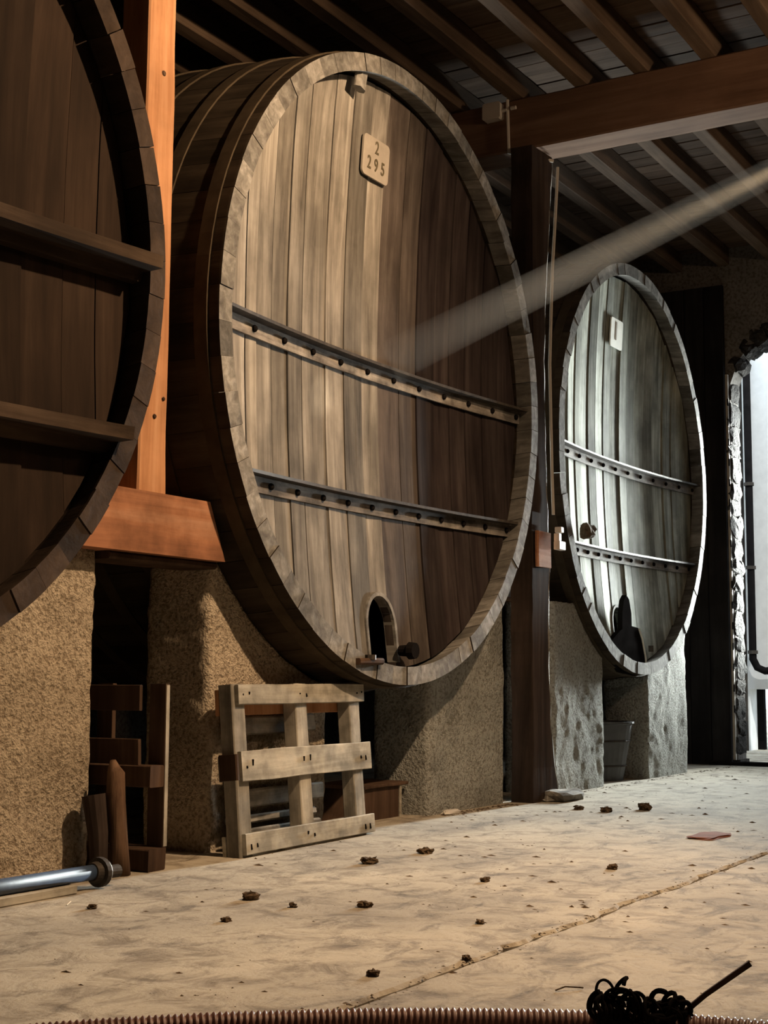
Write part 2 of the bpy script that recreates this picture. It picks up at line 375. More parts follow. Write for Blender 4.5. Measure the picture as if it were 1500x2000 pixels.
def yh(x, z): return .115+.010*z+.098*(1-(x*x+z*z)/(RH*RH))
bolt_me = None
def get_bolt():
    global bolt_me
    if bolt_me is None:
        o = MB().tube([(0, 0, 0), (0, -.014, 0), (0, -.02, 0)], [.017, .017, .010], 6).build('bolt', MAT['black']); bolt_me = o.data
        bpy.data.objects.remove(o)
    return bolt_me
def cask(cx, cy, scale, bounds, headmats, stave_m, chime_m, brace_m, label, hatch=None, timber=False, tilt=.012):
    zb = H+1.712-R0*scale
    root = empty('wine_cask', (cx, cy, zb)); root.scale = (scale,)*3
    tag(root, label, 'cask', 'giant wine casks in a row')
    C = (0, 0, R0)
    sm = [stave_mesh(k, stave_m, chime_m) for k in range(3)]
    for i in range(NS):
        o = inst('stave', sm[random.randrange(3)], root, (0, random.uniform(-.004, .004), R0), (0, 2*math.pi*(i+.5)/NS, 0))
    for s in (.10, .38, .68, .98, 1.3, 1.62, 1.94, 2.26, 2.6, 2.9):
        vs = []; fs = []; n = 96
        for j in range(n):
            a = 2*math.pi*j/n
            for ss, dr_ in ((s-.035, .001), (s-.035, .010), (s+.035, .010), (s+.035, .001)):
                r = rad(max(0, min(L, ss)))+dr_; vs.append((r*math.sin(a), ss, r*math.cos(a)))
        for j in range(n):
            for q in range(3): fs.append((j*4+q, j*4+q+1, ((j+1) % n)*4+q+1, ((j+1) % n)*4+q))
        mesh_obj('hoop', vs, fs, MAT['hoop'], root, C)
    # dished head of upright planks, cut round, with the arched hatch left open
    for i, (a, b) in enumerate(zip(bounds, bounds[1:])):
        a_, b_ = a+.0035, b-.0035
        xs = [a_, b_]
        if b-a > .1: xs.insert(1, (a_+b_)/2)
        hx = None
        if hatch:
            hx, hw, ht = hatch
            for q in (hx-hw-.001, hx-hw+.001, hx+hw-.001, hx+hw+.001)+tuple(hx+hw*t for t in (-.9, -.7, -.4, 0, .4, .7, .9)):
                if a_ < q < b_: xs.append(q)
        xs = sorted(xs); nz = 16; vs = []; fs = []; off = random.uniform(-.006, .006); tl = random.uniform(-.06, .06)
        for x in xs:
            x_ = max(-RH, min(RH, x)); ze = math.sqrt(max(0, RH*RH-x_*x_)); lo = -ze
            if hx is not None and abs(x-hx) < hw: lo = ht-hw*1.15+hw*1.15*math.sqrt(max(0, 1-((x-hx)/hw)**2))
            for dy in (0, .05):
                for k in range(nz+1):
                    z = lo+(ze-lo)*k/nz
                    ex = noise.noise(Vector((i*3.1+(0 if x < (a+b)/2 else 3.1), z*2.5, 0)))*.004 if x in (a_, b_) else 0
                    vs.append((x_+ex, yh(x_, z)+off+tl*(x-(a+b)/2)+dy, z))
        m = 2*(nz+1)
        for c in range(len(xs)-1):
            for k in range(nz): fs += [(c*m+k, (c+1)*m+k, (c+1)*m+k+1, c*m+k+1), (c*m+nz+1+k, c*m+nz+2+k, (c+1)*m+nz+2+k, (c+1)*m+nz+1+k)]
            fs += [(c*m, c*m+nz+1, (c+1)*m+nz+1, (c+1)*m), (c*m+nz, (c+1)*m+nz, (c+1)*m+2*nz+1, c*m+2*nz+1)]
        for c in (0, len(xs)-1):
            for k in range(nz): fs.append((c*m+k, c*m+k+1, c*m+nz+2+k, c*m+nz+1+k))
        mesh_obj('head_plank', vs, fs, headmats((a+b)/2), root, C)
    vs = [(0, L-.1, 0)]+[(1.70*math.cos(t*math.pi/24), L-.1, 1.70*math.sin(t*math.pi/24)) for t in range(48)]
    mesh_obj('back_head', vs, [(0, 1+t, 1+(t+1) % 48) for t in range(48)], stave_m, root, C)
    # two braces across the head
    for bz in (.035, -.735):
        xe = math.sqrt(RH*RH-bz*bz)-.005; vs = []; fs = []; n = 28
        if timber: P = [(.0, -.07), (-.05, -.07), (-.06, -.03), (-.17, -.025), (-.175, .03), (0, .045)]
        else: P = [(.0, -.085), (-.014, -.085), (-.014, -.006), (-.075, -.006), (-.075, .010), (0, .012)]
        for i in range(n+1):
            x = -xe+2*xe*i/n; y0 = yh(x, bz)-.012
            for py_, pz in P: vs.append((x, y0+py_, bz+pz+tilt*x*.6))
        m = len(P)
        for i in range(n):
            for q in range(m): fs.append((i*m+q, i*m+(q+1) % m, (i+1)*m+(q+1) % m, (i+1)*m+q))
        fs += [tuple(range(m)), tuple(n*m+q for q in range(m))[::-1]]
        br = mesh_obj('brace', vs, fs, [brace_m, MAT['iron']], root, C)
        if not timber:
            for p in br.data.polygons:
                if len(p.vertices) == 4 and min((v-n_*m) for n_ in (0,) for v in [min(p.vertices) % m]) >= 0:
                    ks = sorted(v % m for v in p.vertices)
                    if ks[0] in (2, 3, 4) and ks[-1] in (3, 4, 5) or ks == [0, 0, 5, 5]: p.material_index = 1  # flange given dark iron in place of shade on its underside
        if not timber:
            for i in range(12):
                x = -xe+.05+(2*xe-.1)*i/11
                inst('bolt', get_bolt(), br, (x, yh(x, bz)-.026, bz-.045+tilt*x*.6))
    if hatch:
        hx, hw, ht = hatch; zb_ = -math.sqrt(RH*RH-hx*hx)
        def path(g):
            P = [(hx-hw-g, zb_+.03)]+[(hx+(hw+g)*math.cos(math.pi-math.pi*t/14), ht-hw*1.15+(hw*1.15+g)*math.sin(math.pi*t/14)) for t in range(15)]+[(hx+hw+g, zb_+.03)]
            return P
        vs = []; fs = []
        for (x, z), (x2_, z2_) in zip(path(0.0), path(.022)):
            vs += [(x, yh(x, z)-.012, z), (x2_, yh(x2_, z2_)-.012, z2_), (x, yh(x, z)+.06, z), (x2_, yh(x2_, z2_)+.01, z2_)]
        for i in range(len(vs)//4-1):
            o = i*4; fs += [(o, o+1, o+5, o+4), (o, o+4, o+6, o+2), (o+1, o+3, o+7, o+5)]
        fs += [(0, 1, 3, 2), (len(vs)-4, len(vs)-3, len(vs)-1, len(vs)-2)]
        f = mesh_obj('hatch_frame', vs, fs, MAT['chime'], root, C); tag(f, 'pale worn edge around the dark arched hatch')
    return root

def offs(lst, c): return [v-c for v in lst]
b2 = offs([5.28, 5.44, 5.59, 5.69, 5.85, 6.0, 6.15, 6.39, 6.59, 6.80, 6.97, 7.21, 7.40, 7.62, 7.79, 7.98, 8.2, 8.38, 8.62], 6.951)
b3 = offs([9.54, 9.72, 9.88, 10.03, 10.2, 10.33, 10.52, 10.66, 10.86, 11.02, 11.22, 11.40, 11.56, 11.78, 11.95, 12.2, 12.38, 12.60, 12.88], 11.211)
b1 = offs([1.36, 1.6, 1.8, 2.02, 2.2, 2.45, 2.6, 2.8, 3.03, 3.25, 3.45, 3.7, 3.92, 4.1, 4.32, 4.5, 4.7], 3.034)
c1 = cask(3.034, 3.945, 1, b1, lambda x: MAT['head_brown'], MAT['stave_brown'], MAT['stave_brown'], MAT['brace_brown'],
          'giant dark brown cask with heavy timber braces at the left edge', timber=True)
c2 = cask(6.951, 3.945, 1, b2, lambda x: MAT['head'] if x < .1 else (MAT['head_shade'] if x > .45 else MAT['head_half_shade']), MAT['stave'], MAT['chime'], MAT['brace'],
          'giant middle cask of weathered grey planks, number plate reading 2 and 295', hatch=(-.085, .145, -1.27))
b3s = [v/.9602 for v in b3]
c3 = cask(11.211, 4.143, .9602, b3s, lambda x: MAT['head_pale'], MAT['stave'], MAT['chime'], MAT['brace'],
          'farthest giant cask, its pale head half lit by daylight, nearest the doorway', hatch=(-.26, .13, -1.20))

def text_mesh(s, size, mat, parent, loc, rot, sx=1.0, name='numeral'):
    cu = bpy.data.curves.new('t', 'FONT'); cu.body = s; cu.size = size; cu.align_x = 'CENTER'; cu.align_y = 'CENTER'; cu.extrude = .0015; cu.offset = .0012
    o = bpy.data.objects.new('t', cu); COL.objects.link(o); dg = bpy.context.evaluated_depsgraph_get()
    me = bpy.data.meshes.new_from_object(o.evaluated_get(dg)); bpy.data.objects.remove(o)
    for v in me.vertices: v.co.x *= sx
    me.materials.clear(); me.materials.append(mat); q = inst(name, me, parent, loc, rot); return q
def rounded(w_, h, r, n=5):
    P = []
    for cx, cy, a0 in ((w_/2-r, h/2-r, 0), (-w_/2+r, h/2-r, 90), (-w_/2+r, -h/2+r, 180), (w_/2-r, -h/2+r, 270)):
        for i in range(n+1):
            a = math.radians(a0+90*i/n); P.append((cx+r*math.cos(a), cy+r*math.sin(a)))
    return P
px_, pz_ = 6.825-6.951, 2.94-1.712
pl = MB().prism(rounded(.285, .235, .03), -.006, .006, 1).build('number_plate', MAT['plate'], c2, (px_, yh(px_, pz_)-.022, R0+pz_), (.07, 0, 0))
tag(pl, 'pale painted plate reading 2 over 295')
for ch, x, z in (('2', 0, .062), ('2', -.075, -.04), ('9', .0, -.04), ('5', .075, -.04)):
    text_mesh(ch, .105, MAT['ink'], pl, (x, -.008, z), (math.pi/2, 0, 0), .8)
p3 = MB().prism(rounded(.27, .25, .02), -.006, .006, 1).build('number_plate', MAT['plate_pale'], c3, (-.16, yh(-.16, 1.17)-.024, R0+1.17), (.07, 0, 0))
tag(p3, 'bleached pale plate, its marks no longer readable')
MB().prism(rounded(.028, .16, .008), -.009, -.006, 1).build('faded_mark', MAT['plate'], p3, (-.02, 0, .02))
# wooden tap block and turned plug at the bottom of the middle cask
tb = empty('tap_block', (6.525, 3.945, H+.055)); tag(tb, 'small grimy tap block on the lower rim of the middle cask', 'tap')
MB().rbox((-.12, -.035, 0), (.12, .06, .035), .01, 4, .006, 0).build('bar', MAT['brown_wood'], tb)
MB().tube([(.0, -.02, .03), (.0, -.02, .055)], .03, 8).build('nut', MAT['iron'], tb)
kb = MB().tube([(0, 0, 0), (0, -.06, 0), (0, -.062, .0), (0, -.10, 0)], [.03, .035, .05, .045], 12).build('bung_tap', MAT['black'], None, (7.02, 4.03, H+.14)); tag(kb, 'dark round tap right of the hatch in the middle cask', 'tap')
wd = MB().rbox((-.05, -.02, 0), (.05, .03, .11), .02, 2, .01, 2).build('wedge', MAT['chime'], None, (6.50, 4.0, H+3.22), (0, .25, 0)); tag(wd, 'small pale wooden wedge at the top rim of the middle cask', 'wedge')
# things in the last cask: dark cut-out panel and a clod on the brace
hc = empty('dark_panel', (11.0, 4.215, H+.11)); tag(hc, 'dark flat panel with rounded knob top inside the lower rim of the farthest cask', 'cover')
P = [(-.48, .08), (-.40, .17), (-.22, .25), (-.16, .27), (-.155, .40), (-.12, .50), (-.06, .545), (.0, .51), (.045, .40), (.05, .30), (.19, .29), (.26, .22), (.33, .06), (.36, -.06), (.1, -.10), (-.2, -.07)]
MB().prism(P, -.03, .01, 1).build('panel', MAT['black'], hc)
MB().tube([(.20, -.035, .28), (.27, -.035, .20), (.335, -.035, .06), (.365, -.035, -.05)], .008, 6).build('edge_strip', MAT['plate_pale'], hc)
MB().tube([(.43, -.05, .10), (.43, -.05, .15)], .022, 8).build('knob', MAT['iron'], hc)
cl = stone((9.93, 4.10, H+1.075), .14, .09, .10, 0, 'dirt', 'dirt_clod'); tag(cl, 'dark clod lying on the lower brace of the farthest cask', 'clod')

# ------------------------------------------------------------------ piers
def pier(x0, x1, cx, cyc, sc_, label, mat, y0=4.225, y1=4.615, ztop=.545):
    rf, rb = (rad((y0-cyc)/sc_)+.012)*sc_+.003, (rad((y1-cyc)/sc_)+.014)*sc_+.003
    nx = max(8, int((x1-x0)/.025)); nz = 52; ny = 12; C = Vector((cx, 0, 1.712))
    def top(x, r):
        dx = x-cx
        if abs(dx) >= r: return ztop+H
        return min(ztop, 1.712-math.sqrt(r*r-dx*dx))+H
    vs = {}; V = []; F = []
    def vid(i, k, j):
        key = (i, k, j)
        if key not in vs:
            x = x0+(x1-x0)*i/nx; t = j/ny; y = y0+(y1-y0)*t; z = top(x, rf+(rb-rf)*t)*k/nz
            p = Vector((x, y, z)); d = noise.noise_vector(p*4)*.012+noise.noise_vector(p*16)*.007
            if k == nz: d = Vector((0, 0, -abs(d.z)))
            if k == 0: d.z = 0
            if i in (0, nx) and j in (0, ny): d += Vector((.008 if i == 0 else -.008, .008 if j == 0 else -.008, 0))
            vs[key] = len(V); V.append(p+d)
        return vs[key]
    for i in range(nx):
        for k in range(nz): F.append((vid(i, k, 0), vid(i+1, k, 0), vid(i+1, k+1, 0), vid(i, k+1, 0))); F.append((vid(i, k, ny), vid(i, k+1, ny), vid(i+1, k+1, ny), vid(i+1, k, ny)))
    for j in range(ny):
        for k in range(nz): F.append((vid(0, k, j), vid(0, k+1, j), vid(0, k+1, j+1), vid(0, k, j+1))); F.append((vid(nx, k, j), vid(nx, k, j+1), vid(nx, k+1, j+1), vid(nx, k+1, j)))
        for i in range(nx): F.append((vid(i, nz, j), vid(i+1, nz, j), vid(i+1, nz, j+1), vid(i, nz, j+1)))
    o = mesh_obj('masonry_pier', V, F, mat, smooth=True); tag(o, label, 'pier', 'roughcast piers under the casks'); return o
pier(3.62, 4.72, 3.034, 3.945, 1, 'roughcast tan pier under the dark brown cask, at the left edge behind the blue pipe', MAT['plaster'])
pier(5.525, 6.56, 6.951, 3.945, 1, 'roughcast tan pier behind the leaning pallets', MAT['plaster'])
pier(7.70, 8.76, 6.951, 3.945, 1, 'grey-tan roughcast pier right of the pallets, left of the dark rough post', MAT['plaster_grey'])
pier(9.57, 10.53, 11.211, 4.143, .96, 'heavily pitted roughcast pier between the dark rough post and the tub', MAT['plaster_grey'])
pier(11.48, 12.5, 11.211, 4.143, .96, 'smooth grey pier right of the tub, nearest the doorway', MAT['plaster_grey'])
# lintels and posts
lb = MB().prism([(4.47, H+.535), (5.50, H+.535), (5.375, H+.81), (4.65, H+.81)], 4.12, 4.5, 1).build('lintel_beam', MAT['cap_wood'])
tag(lb, 'short orange lintel beam spanning two piers, carrying the orange post', 'beam')
MB().rbox((4.74, 4.17, H+.50), (5.50, 4.40, H+.535), .01, 4, .004, 0).build('packing_board', MAT['brown_wood'], lb)
ps = MB().rbox((4.89, 4.15, H+.81), (5.085, 4.32, ZB), .008, 30, .006, 2).build('timber_post', MAT['orange_wood']); tag(ps, 'bright orange timber post between the brown cask and the middle cask', 'post')
for x, z, r in ((5.0, 2.78, .014), (4.97, 1.45, .016), (5.05, 1.25, .010), (4.99, 1.16, .012)):
    MB().tube([(x, 4.149, H+z), (x, 4.144, H+z)], [r, r*.7], 8).build('knot', MAT['brown_wood'], ps)
l2 = MB().prism([(8.72, H+.54), (9.44, H+.54), (9.38, H+.82), (8.80, H+.82)], 4.26, 4.6, 1).build('lintel_beam', MAT['beam']); tag(l2, 'dark lintel beam behind the rough post, left of the farthest cask', 'beam')
# rough full-height post
rp = empty('rough_post', (9.0, 4.15, 0)); tag(rp, 'rough dark full-height post with a crooked pale edge, between middle and farthest casks', 'post')
ed = [(0, 9.28), (.035, 9.27), (.2, 9.20), (.5, 9.13), (.9, 9.11), (1.3, 9.115), (1.6, 9.13), (1.9, 9.11), (2.3, 9.085), (3.05, 9.065), (3.7, 9.125), (4.2, 9.20), (ZB, 9.24)]
vs = []; fs = []; zs = [i*ZB/60 for i in range(61)]
def edx(z):
    for (a, xa), (b, xb) in zip(ed, ed[1:]):
        if a <= z <= b: return xa+(xb-xa)*(z-a)/(b-a)
    return ed[-1][1]
for z in zs:
    xr = edx(z); n = noise.noise_vector(Vector((1, 2, z*6)))*.014; xl = 8.86+(.04 if z > 3 else 0)
    for x, y in ((xl, 4.06), (xr-.03, 4.045), (xr, 4.075), (xr-.005, 4.21), (xl, 4.22)):
        vs.append((x-9.0+n.x+noise.noise(Vector((x*5, y*5, z*9)))*.008, y-4.15+n.y*.4, z))
for i in range(60):
    for q in range(5): fs.append((i*5+q, i*5+(q+1) % 5, i*5+5+(q+1) % 5, i*5+5+q))
fs += [(4, 3, 2, 1, 0), tuple(300+q for q in range(5))]
mesh_obj('trunk', vs, fs, MAT['post_dark'], rp)
vs = []; fs = []                     # pale strip along the right corner
for i, z in enumerate(zs):
    xr = edx(z)-9.0; n = noise.noise_vector(Vector((1, 2, z*6)))*.014; wv = .010+.008*noise.noise(Vector((z*5, 0, 4)))
    x = xr+n.x+.004; y = -.075+n.y*.4
    vs += [(x-wv*1.6, y-.028, z), (x+.004, y-.02, z), (x+.006, y+.03, z), (x-wv, y+.03, z)]
for i in range(60):
    for q in range(4): fs.append((i*4+q, i*4+(q+1) % 4, i*4+4+(q+1) % 4, i*4+4+q))
mesh_obj('corner_strip', vs, fs, MAT['old_wood'], rp)
MB().rbox((-.13, -.135, H+.74), (.085, -.10, H+.985), .01, 3, .008, 2).build('repair_block', MAT['cap_wood'], rp)
stone((.18, -.15, .03), .34, .2, .08, 0, 'old_wood', 'foot_splinter', rp)
# cable down the post with a double clamp, and junction box on the beam
cb = empty('cable_run', (9.0, 4.06, 2)); tag(cb, 'pale cable run down the rough post with a double clamp', 'cable')
cab = [(edx(z)-9.0+.012, -.045, z-2) for z in [4.48, 4.3, 4.0, 3.7, 3.4, 3.0, 2.6, 2.2, 1.95]]
MB().tube(cab, .011, 6).build('cable', MAT['white'], cb)
MB().tube([(-.075, .20, 4.92-2), (-.075, .19, ZB-2-.02), (.02, .10, ZB-2-.03), (.2, -.03, ZB-2-.03)], .012, 6).build('cable', MAT['white'], cb)
MB().rbox((.13, -.10, H+.99-2), (.17, -.05, H+1.03-2), .004).rbox((.115, -.09, H+.93-2), (.15, -.05, H+.985-2), .004).build('clamp', MAT['white'], cb)
MB().rbox((.10, -.10, H+.87-2), (.20, -.055, H+.93-2), .004).build('clamp', MAT['white'], cb)
jb = empty('junction_box', (8.94, 4.37, H+3.95)); tag(jb, 'small off-white junction box on the roof beam', 'junction box')
MB().rbox((-.055, -.07, 0), (.008, .07, .125), .012, 1, 0, 0).build('box', MAT['white'], jb)
MB().tube([(-.02, -.07, .06), (-.02, -.11, .06)], .014, 8).build('cable_gland', MAT['white'], jb)
MB().tube([(-.02, -.14, .065), (-.02, -.18, .065)], .014, 8).build('cable_gland', MAT['white'], jb)

# ------------------------------------------------------------------ pallet leaning on the pier
def shear(z): return 0
LEAN = .085
pal = empty('wooden_pallet', (5.46, 3.95, 0), .0); pal.rotation_euler = (-LEAN, 0, .03)
tag(pal, 'pale pine pallet leaning upright against the pier, three front boards', 'pallet')
for z0, z1, dx0, dx1, sl in ((.012, .108, .02, 1.235, .0), (.345, .487, .02, 1.24, .0), (.70, .795, .02, 1.205, .0)):
    bo = MB().rbox((dx0, 0, z0), (dx1, .022, z1), .003, 10, .004, 0).build('deck_board', MAT['pallet'], pal)
    for x in (.06, .11, .56, .62, 1.13, 1.18):
        MB().tube([(x, -.001, (z0+z1)/2+random.uniform(-.03, .03)), (x, .002, (z0+z1)/2)], .006, 6).build('nail', MAT['black'], bo)
for x in (0, .55, 1.08):
    MB().rbox((x, .023, .0), (x+.105, .10, .797), .005, 10, .004, 2).build('stringer', MAT['pallet_v'], pal)
for z0, z1 in ((.35, .47), (.655, .775), (.0, .1)):
    MB().rbox((.0, .101, z0), (1.2, .12, z1), .003, 8, .003, 0).build('back_board', MAT['orange_wood'] if z0 > .6 else MAT['pallet'], pal)  # top board's orange stands in for warm light falling on it
MB().rbox((-.028, .0, .355), (-.001, .10, .475), .006, 3, .003, 2).build('end_block', MAT['brown_wood'], pal)
p2 = empty('wooden_pallet', (5.60, 4.125, 0)); p2.rotation_euler = (-.06, 0, .02)
tag(p2, 'broken grey weathered pallet wedged behind the pale pine pallet', 'pallet')
for z0, z1, x1 in ((.02, .10, .80), (.125, .165, .76), (.20, .285, .84), (.545, .635, .78)):
    MB().rbox((0, 0, z0), (x1, .03, z1), .008, 12, .008, 0).build('deck_board', MAT['old_wood'], p2)
for x in (.06, .62):
    MB().rbox((x, .034, 0), (x+.08, .056, .66), .006, 6, .006, 2).build('stringer', MAT['old_wood'], p2)
# pallet standing on end in the passage
p3_ = empty('wooden_pallet', (4.93, 4.02, 0)); p3_.rotation_euler = (0, 0, 0)
tag(p3_, 'brown pallet standing on end inside the dark passage, seen edge-on', 'pallet')
for y in (.0, .30, .60):
    MB().rbox((.025, y, .095), (.05, y+.09, .795), .002, 6, .002, 2).build('deck_board', MAT['brown_wood'], p3_)
MB().rbox((.027, -.003, .10), (.05, .0, .79), .001, 6, .001, 2).build('lit_edge', MAT['pallet_v'], p3_)  # pale strip paints the light on the board's front edge
for z0, z1 in ((.0, .095), (.355, .445)):
    MB().rbox((-.07, 0, z0), (.024 if z0 else .05, .70, z1), .005, 6, .004, 1).build('stringer', MAT['brown_wood'], p3_)
for z0 in (.10, .46, .70):
    pass
MB().rbox((-.09, .05, .45), (-.071, .75, .56), .003, 6, .003, 1).build('deck_board', MAT['brown_wood'], p3_)
MB().rbox((-.09, .05, .68), (-.071, .75, .79), .003, 6, .003, 1).build('deck_board', MAT['brown_wood'], p3_)
# stake, smooth board, plank
st = MB().tube([(4.735, 4.06, 0), (4.73, 4.07, .12), (4.725, 4.09, .3), (4.735, 4.10, .42), (4.73, 4.11, .445), (4.725, 4.11, .475)], [.042, .040, .043, .038, .026, .012], 10).build('wooden_stake', MAT['bark'], smooth=True)
tag(st, 'rough reddish-brown barked stake standing before the dark passage', 'stake')
g = MB().tube([(4.645, 4.10, 0), (4.643, 4.11, .18), (4.637, 4.135, .335)], [.034, .042, .050], 12).build('wooden_stake', MAT['post_dark']); tag(g, 'short smooth grey stake between the pier and the barked stake', 'stake')
bd = MB().rbox((4.58, 4.22, .30), (4.68, 4.26, .44), .006, 4, .006, 0).rbox((4.60, 4.22, 0), (4.66, 4.26, .30), .006, 2, .004, 2).build('scrap_board', MAT['brown_wood'], None); bd.location = (.14, .12, 0)
tag(bd, 'dark scrap board behind the barked stake', 'board')
# blue pipe with flange
bp = empty('blue_pipe', (3.9, 3.9, 0)); tag(bp, 'blue-grey metal pipe with a flanged end lying at the foot of the left pier', 'pipe')
MB().tube([(-.75, .03, .065), (.49, -.005, .065)], .030, 16).build('tube', MAT['blue'], bp, smooth=True)
MB().tube([(.47, -.005, .065), (.50, -.005, .062), (.502, -.005, .062), (.525, -.005, .062)], [.036, .044, .058, .058], 20).build('flange', MAT['iron'], bp)
MB().tube([(.5255, -.005, .062), (.532, -.005, .062)], [.058, .054], 20).build('flange_rim', MAT['steel'], bp)
MB().tube([(.53, -.005, .058), (.62, -.007, .056)], .026, 14).build('spout', MAT['iron'], bp)
MB().rbox((-.5, -.04, 0), (.35, .045, .034), .004, 3, .002, 0).build('support_batten', MAT['pallet'], bp)
# box in the middle passage
bx = empty('wooden_box', (7.11, 4.36, 0)); tag(bx, 'worn brown wooden box in the shade right of the pallets', 'box')
MB().add([(0, 0, 0), (.50, 0, 0), (.50, .3, 0), (0, .3, 0), (.08, 0, .19), (.50, 0, .20), (.50, .3, .20), (.08, .3, .19)], [(0, 1, 5, 4), (1, 2, 6, 5), (2, 3, 7, 6), (3, 0, 4, 7), (4, 5, 6, 7), (3, 2, 1, 0)]).build('body', MAT['brown_wood'], bx)
MB().rbox((.05, -.02, .185), (.56, .33, .205), .004, 4, .006, 0).build('lid', MAT['brown_wood'], bx)
MB().rbox((.47, -.014, 0), (.49, -.001, .185), .003, 3, .004, 2).build('batten', MAT['pallet'], bx)
# tub
tb2 = empty('tub', (11.17, 4.52, 0)); tag(tb2, 'tall dark tapered tub standing between the last two piers', 'tub')
vs = []; fs = []; n = 28
for r, z in ((.185, 0), (.265, .45), (.28, .46), (.28, .475), (.255, .475), (.178, .02)):
    for k in range(n): vs.append((r*math.cos(2*math.pi*k/n), r*math.sin(2*math.pi*k/n), z))
for i in range(5):
    for k in range(n): fs.append((i*n+k, i*n+(k+1) % n, i*n+n+(k+1) % n, i*n+n+k))
fs += [tuple(range(n))[::-1], tuple(5*n+k for k in range(n))]
mesh_obj('body', vs, fs, MAT['tub'], tb2, smooth=False)
for z in (.12, .32):
    r = .185+.08*z/.45+.003; MB().tube([(r*math.cos(2*math.pi*k/28), r*math.sin(2*math.pi*k/28), z) for k in range(29)], .007, 6).build('band', MAT['iron'], tb2)

# ------------------------------------------------------------------ corrugated hose and tangle in the foreground
ctrl = [(1.9, 2.62), (2.396, 2.33), (2.685, 2.07), (2.805, 1.93), (2.979, 1.70), (3.127, 1.44), (3.202, 1.28), (3.275, 1.08), (3.30, .90), (3.28, .6), (3.1, .3)]
hp = []
for i in range(len(ctrl)-1):
    p0, p1, p2_, p3__ = [Vector((*ctrl[max(0, min(len(ctrl)-1, q))], 0)) for q in (i-1, i, i+1, i+2)]
    for s in range(40):
        t = s/40; hp.append(.5*((2*p1)+(p2_-p0)*t+(2*p0-5*p1+4*p2_-p3__)*t*t+(3*p1-3*p2_+p3__-p0)*t**3))
ln = [0]
for a, b in zip(hp, hp[1:]): ln.append(ln[-1]+(b-a).length)
pts = []; rs = []; st_ = .0035; s = 0; j = 0
while s < ln[-1]:
    while ln[j+1] < s: j += 1
    t = (s-ln[j])/(ln[j+1]-ln[j]); p = hp[j].lerp(hp[j+1], t); pts.append((p.x, p.y, .0375))
    rs.append(.0335+.0035*math.sin(s/.0145*2*math.pi)); s += st_
ho = MB().tube(pts, rs, 18).build('corrugated_hose', MAT['hose'], smooth=True); tag(ho, 'dark reddish corrugated hose curving along the bottom edge', 'hose')
tg = empty('black_tangle', (3.22, 1.22, .06)); tag(tg, 'tangled black wires with a protruding rod lying on the hose', 'tangle')
random.seed(11)
def loop(c, r, n=22, wob=.02, th=.005, squash=1):
    a0 = random.random()*6; ax = Vector((random.uniform(-1, 1), random.uniform(-1, 1), random.uniform(-.6, .6))).normalized(); u = ax.orthogonal().normalized(); v = ax.cross(u)
    arc = random.uniform(3.5, 6.8); P = []
    for i in range(n):
        a = a0+arc*i/(n-1); p = Vector(c)+(u*math.cos(a)+v*math.sin(a)*squash)*r
        p += noise.noise_vector(p*14+Vector((a0, 0, 0)))*wob; p.z = max(p.z, -.045); P.append(p)
    return MB().tube(P, th, 6)
# local axis: along the picture plane = direction (sin yaw, -cos yaw)
ux, uy = math.sin(YAW), -math.cos(YAW)
for k in range(80):
    u = random.uniform(-.085, .11); hh = .03+.05*math.exp(-((u+.055)/.045)**2)+.02*math.exp(-((u-.06)/.05)**2)
    d_ = random.uniform(-.05, .03)
    o = loop((u*ux+d_, u*uy+d_*.3, random.uniform(-.03, hh-.02)), random.uniform(.014, .035), th=random.uniform(.003, .0065))
    o.build('wire_loop', MAT['black'], tg)
MB().tube([(.09*ux, .09*uy, .0), (.15*ux+.02, .15*uy, .05), (.245*ux+.05, .245*uy, .115)], [.008, .008, .009], 4).build('rod', MAT['brown_wood'], tg)

# ------------------------------------------------------------------ debris on the floor
random.seed(5)
big = [((4.497, 3.221), .055, 'largest dirt clod left of centre on the floor'), ((8.808, 3.265), .075, 'dark clod on the far floor before the rough post'),
       ((4.85, 2.75), .045, 'dirt clod with a pale chip beside it, mid floor')]
def pix(px, py):
    v = fw*2807.06+r2*(px-750)-u2*(py-1000); k = -H/v.z; return (v.x*k, v.y*k)
for (px, py, s, lbl) in ((490, 1757, .050, 'largest dirt clod on the near floor, left of centre'),
    (1260, 1582, .085, 'largest dark clod on the far floor before the farthest cask'),
    (712, 1772, .042, 'dirt clod near the middle of the floor'), (572, 1772, .028, 'small clod between the two larger clods of the near floor'),
    (442, 1800, .03, 'small flat clod below the largest near clod'), (832, 1667, .05, 'clod on the floor right of the pallet'),
    (1196, 1698, .04, 'clod near the floor joint at right'), (938, 1804, .028, 'curved crumb of dirt in the centre foreground'),
    (948, 1722, .035, 'flat crumb of dirt below the middle pier'), (910, 1874, .025, 'crumb of dirt lying beside the floor joint in front'),
    (728, 1906, .028, 'flat dark crumb in the left foreground'), (1130, 1581, .055, 'left small clod on the far floor before the pitted pier'),
    (1185, 1586, .055, 'flat clod left of the largest far clod'), (180, 1775, .03, 'small clod just below the blue pipe end'),
    (720, 1687, .06, 'flat flake of dirt just below the pallet corner')):
    x, y = pix(px, py)
    o = stone((x, y, s*.2), s, s*random.uniform(.7, 1.1), s*random.uniform(.42, .62), 0, 'dirt', 'dirt_clod', None, 3, .4); o.rotation_euler.z = random.random()*6
    tag(o, lbl, 'clod', 'dirt clods on the floor')
x, y = pix(1385, 1634); lf = stone((x, y, .004), .34, .16, .014, 0, 'bark_red', 'bark_flake', None, 2, .15); tag(lf, 'flat reddish-brown flake on the floor at far right', 'flake')
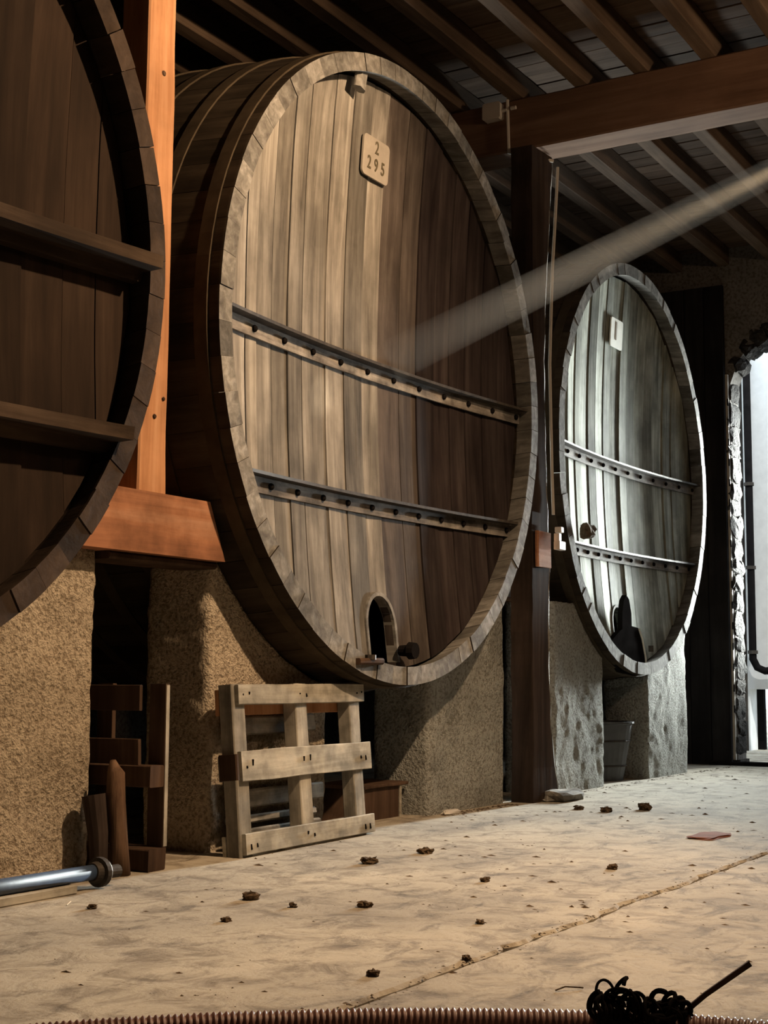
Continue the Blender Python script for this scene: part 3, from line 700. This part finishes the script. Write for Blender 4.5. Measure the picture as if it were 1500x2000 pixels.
x, y = pix(880, 1590); lf = stone((x, y, .012), .16, .05, .03, 0, 'white', 'pale_chip', None, 2, .15); tag(lf, 'pale chip on the floor before the grey-tan pier', 'chip')
x, y = pix(130, 1770); sw = MB().tube([(x, y, .004), (x+.035, y+.012, .012)], .0022, 5).build('straw', MAT['straw']); tag(sw, 'short white straw on the floor below the blue pipe', 'straw')
x, y = pix(1120, 1933); sw = MB().tube([(x-.05, y+.03, .004), (x-.02, y+.015, .01), (x+.02, y-.02, .004)], .0022, 5).build('twig', MAT['dirt']); tag(sw, 'thin dark twig on the floor left of the tangle', 'twig')
mb = MB()
def crumb(x, y, s):
    n = 6; e = random.uniform(.5, 1.0); f_ = random.uniform(.8, 1.9); vs = [(0, 0, s*random.uniform(.12, .4))]+[(s*e*random.uniform(.5, 1)*math.cos(a), s*f_*random.uniform(.5, 1)*math.sin(a), -.001) for a in [k*math.pi/3 for k in range(n)]]
    mb.add([(x+a, y+b, c) for a, b, c in vs], [(0, 1+k, 1+(k+1) % n) for k in range(n)])
for k in range(1500):
    x = random.uniform(3, 13.5); y = random.uniform(.2, 4.05)
    if y > 3.75 and (x < 5.1 or 8.7 < x < 9.5): continue
    d = noise.noise(Vector((x*.9, y*.9, 5)))
    if d < -.05 and random.random() < .7: continue
    crumb(x, y, random.choice((.004, .005, .006, .008, .011, .016, .02))*(.7+x*.06))
for k in range(500):
    x = random.uniform(3, 12); crumb(x, JY+.002+random.gauss(0, .025), random.uniform(.003, .008))
for k in range(300):
    x = random.choice((random.uniform(7.75, 8.7), random.uniform(9.6, 13.6))); crumb(x, 4.19-abs(random.gauss(0, .05)), random.uniform(.006, .018))
cr = mb.build('floor_crumbs', MAT['dirt']); tag(cr, 'scattered crumbs of dirt and plaster on the concrete floor', 'dirt', kind='stuff')

# ------------------------------------------------------------------ added dust tube and spot, imitating a slanting streak of light
def ray(px, py): return (fw*2807.06+r2*(px-750)-u2*(py-1000)).normalized()
A = Vector((0, 0, H)); q = ray(1560, 310); P0 = A+q*(1.9/q.y); q = ray(745, 715); P1 = A+q*(3.86/q.y)
dirv = (P1-P0).normalized(); src = P0-dirv*1.2
m, t, b = nt('streak_dust'); t.nodes.remove(b); vs_ = N(t, 'ShaderNodeVolumeScatter'); vs_.inputs['Color'].default_value = (.95, .88, .78, 1)
vs_.inputs['Anisotropy'].default_value = .1
tc = N(t, 'ShaderNodeTexCoord'); sx = N(t, 'ShaderNodeSeparateXYZ'); t.links.new(tc.outputs['Object'], sx.inputs[0])
mr = N(t, 'ShaderNodeMapRange'); mr.inputs['From Min'].default_value = P1.x-.1; mr.inputs['From Max'].default_value = P0.x
mr.inputs['To Min'].default_value = .0; mr.inputs['To Max'].default_value = .75
t.links.new(sx.outputs[0], mr.inputs['Value']); t.links.new(mr.outputs[0], vs_.inputs['Density'])
t.links.new(vs_.outputs[0], t.nodes['Material Output'].inputs['Volume'])
sb = MB().tube([P0, P1-dirv*.05], [.075, .12], 16).build('light_streak', m, smooth=True)
tag(sb, 'faint streak of light, an added dust volume slanting down from upper right towards the middle cask', 'sunbeam', kind='stuff')
light('streak_spot', 'SPOT', src, 1900, (1, .74, .46), P1, spot_size=2*math.atan(.12/((P1-src).length)), spot_blend=1.0, shadow_soft_size=.01)  # spot added inside the room just to light the streak
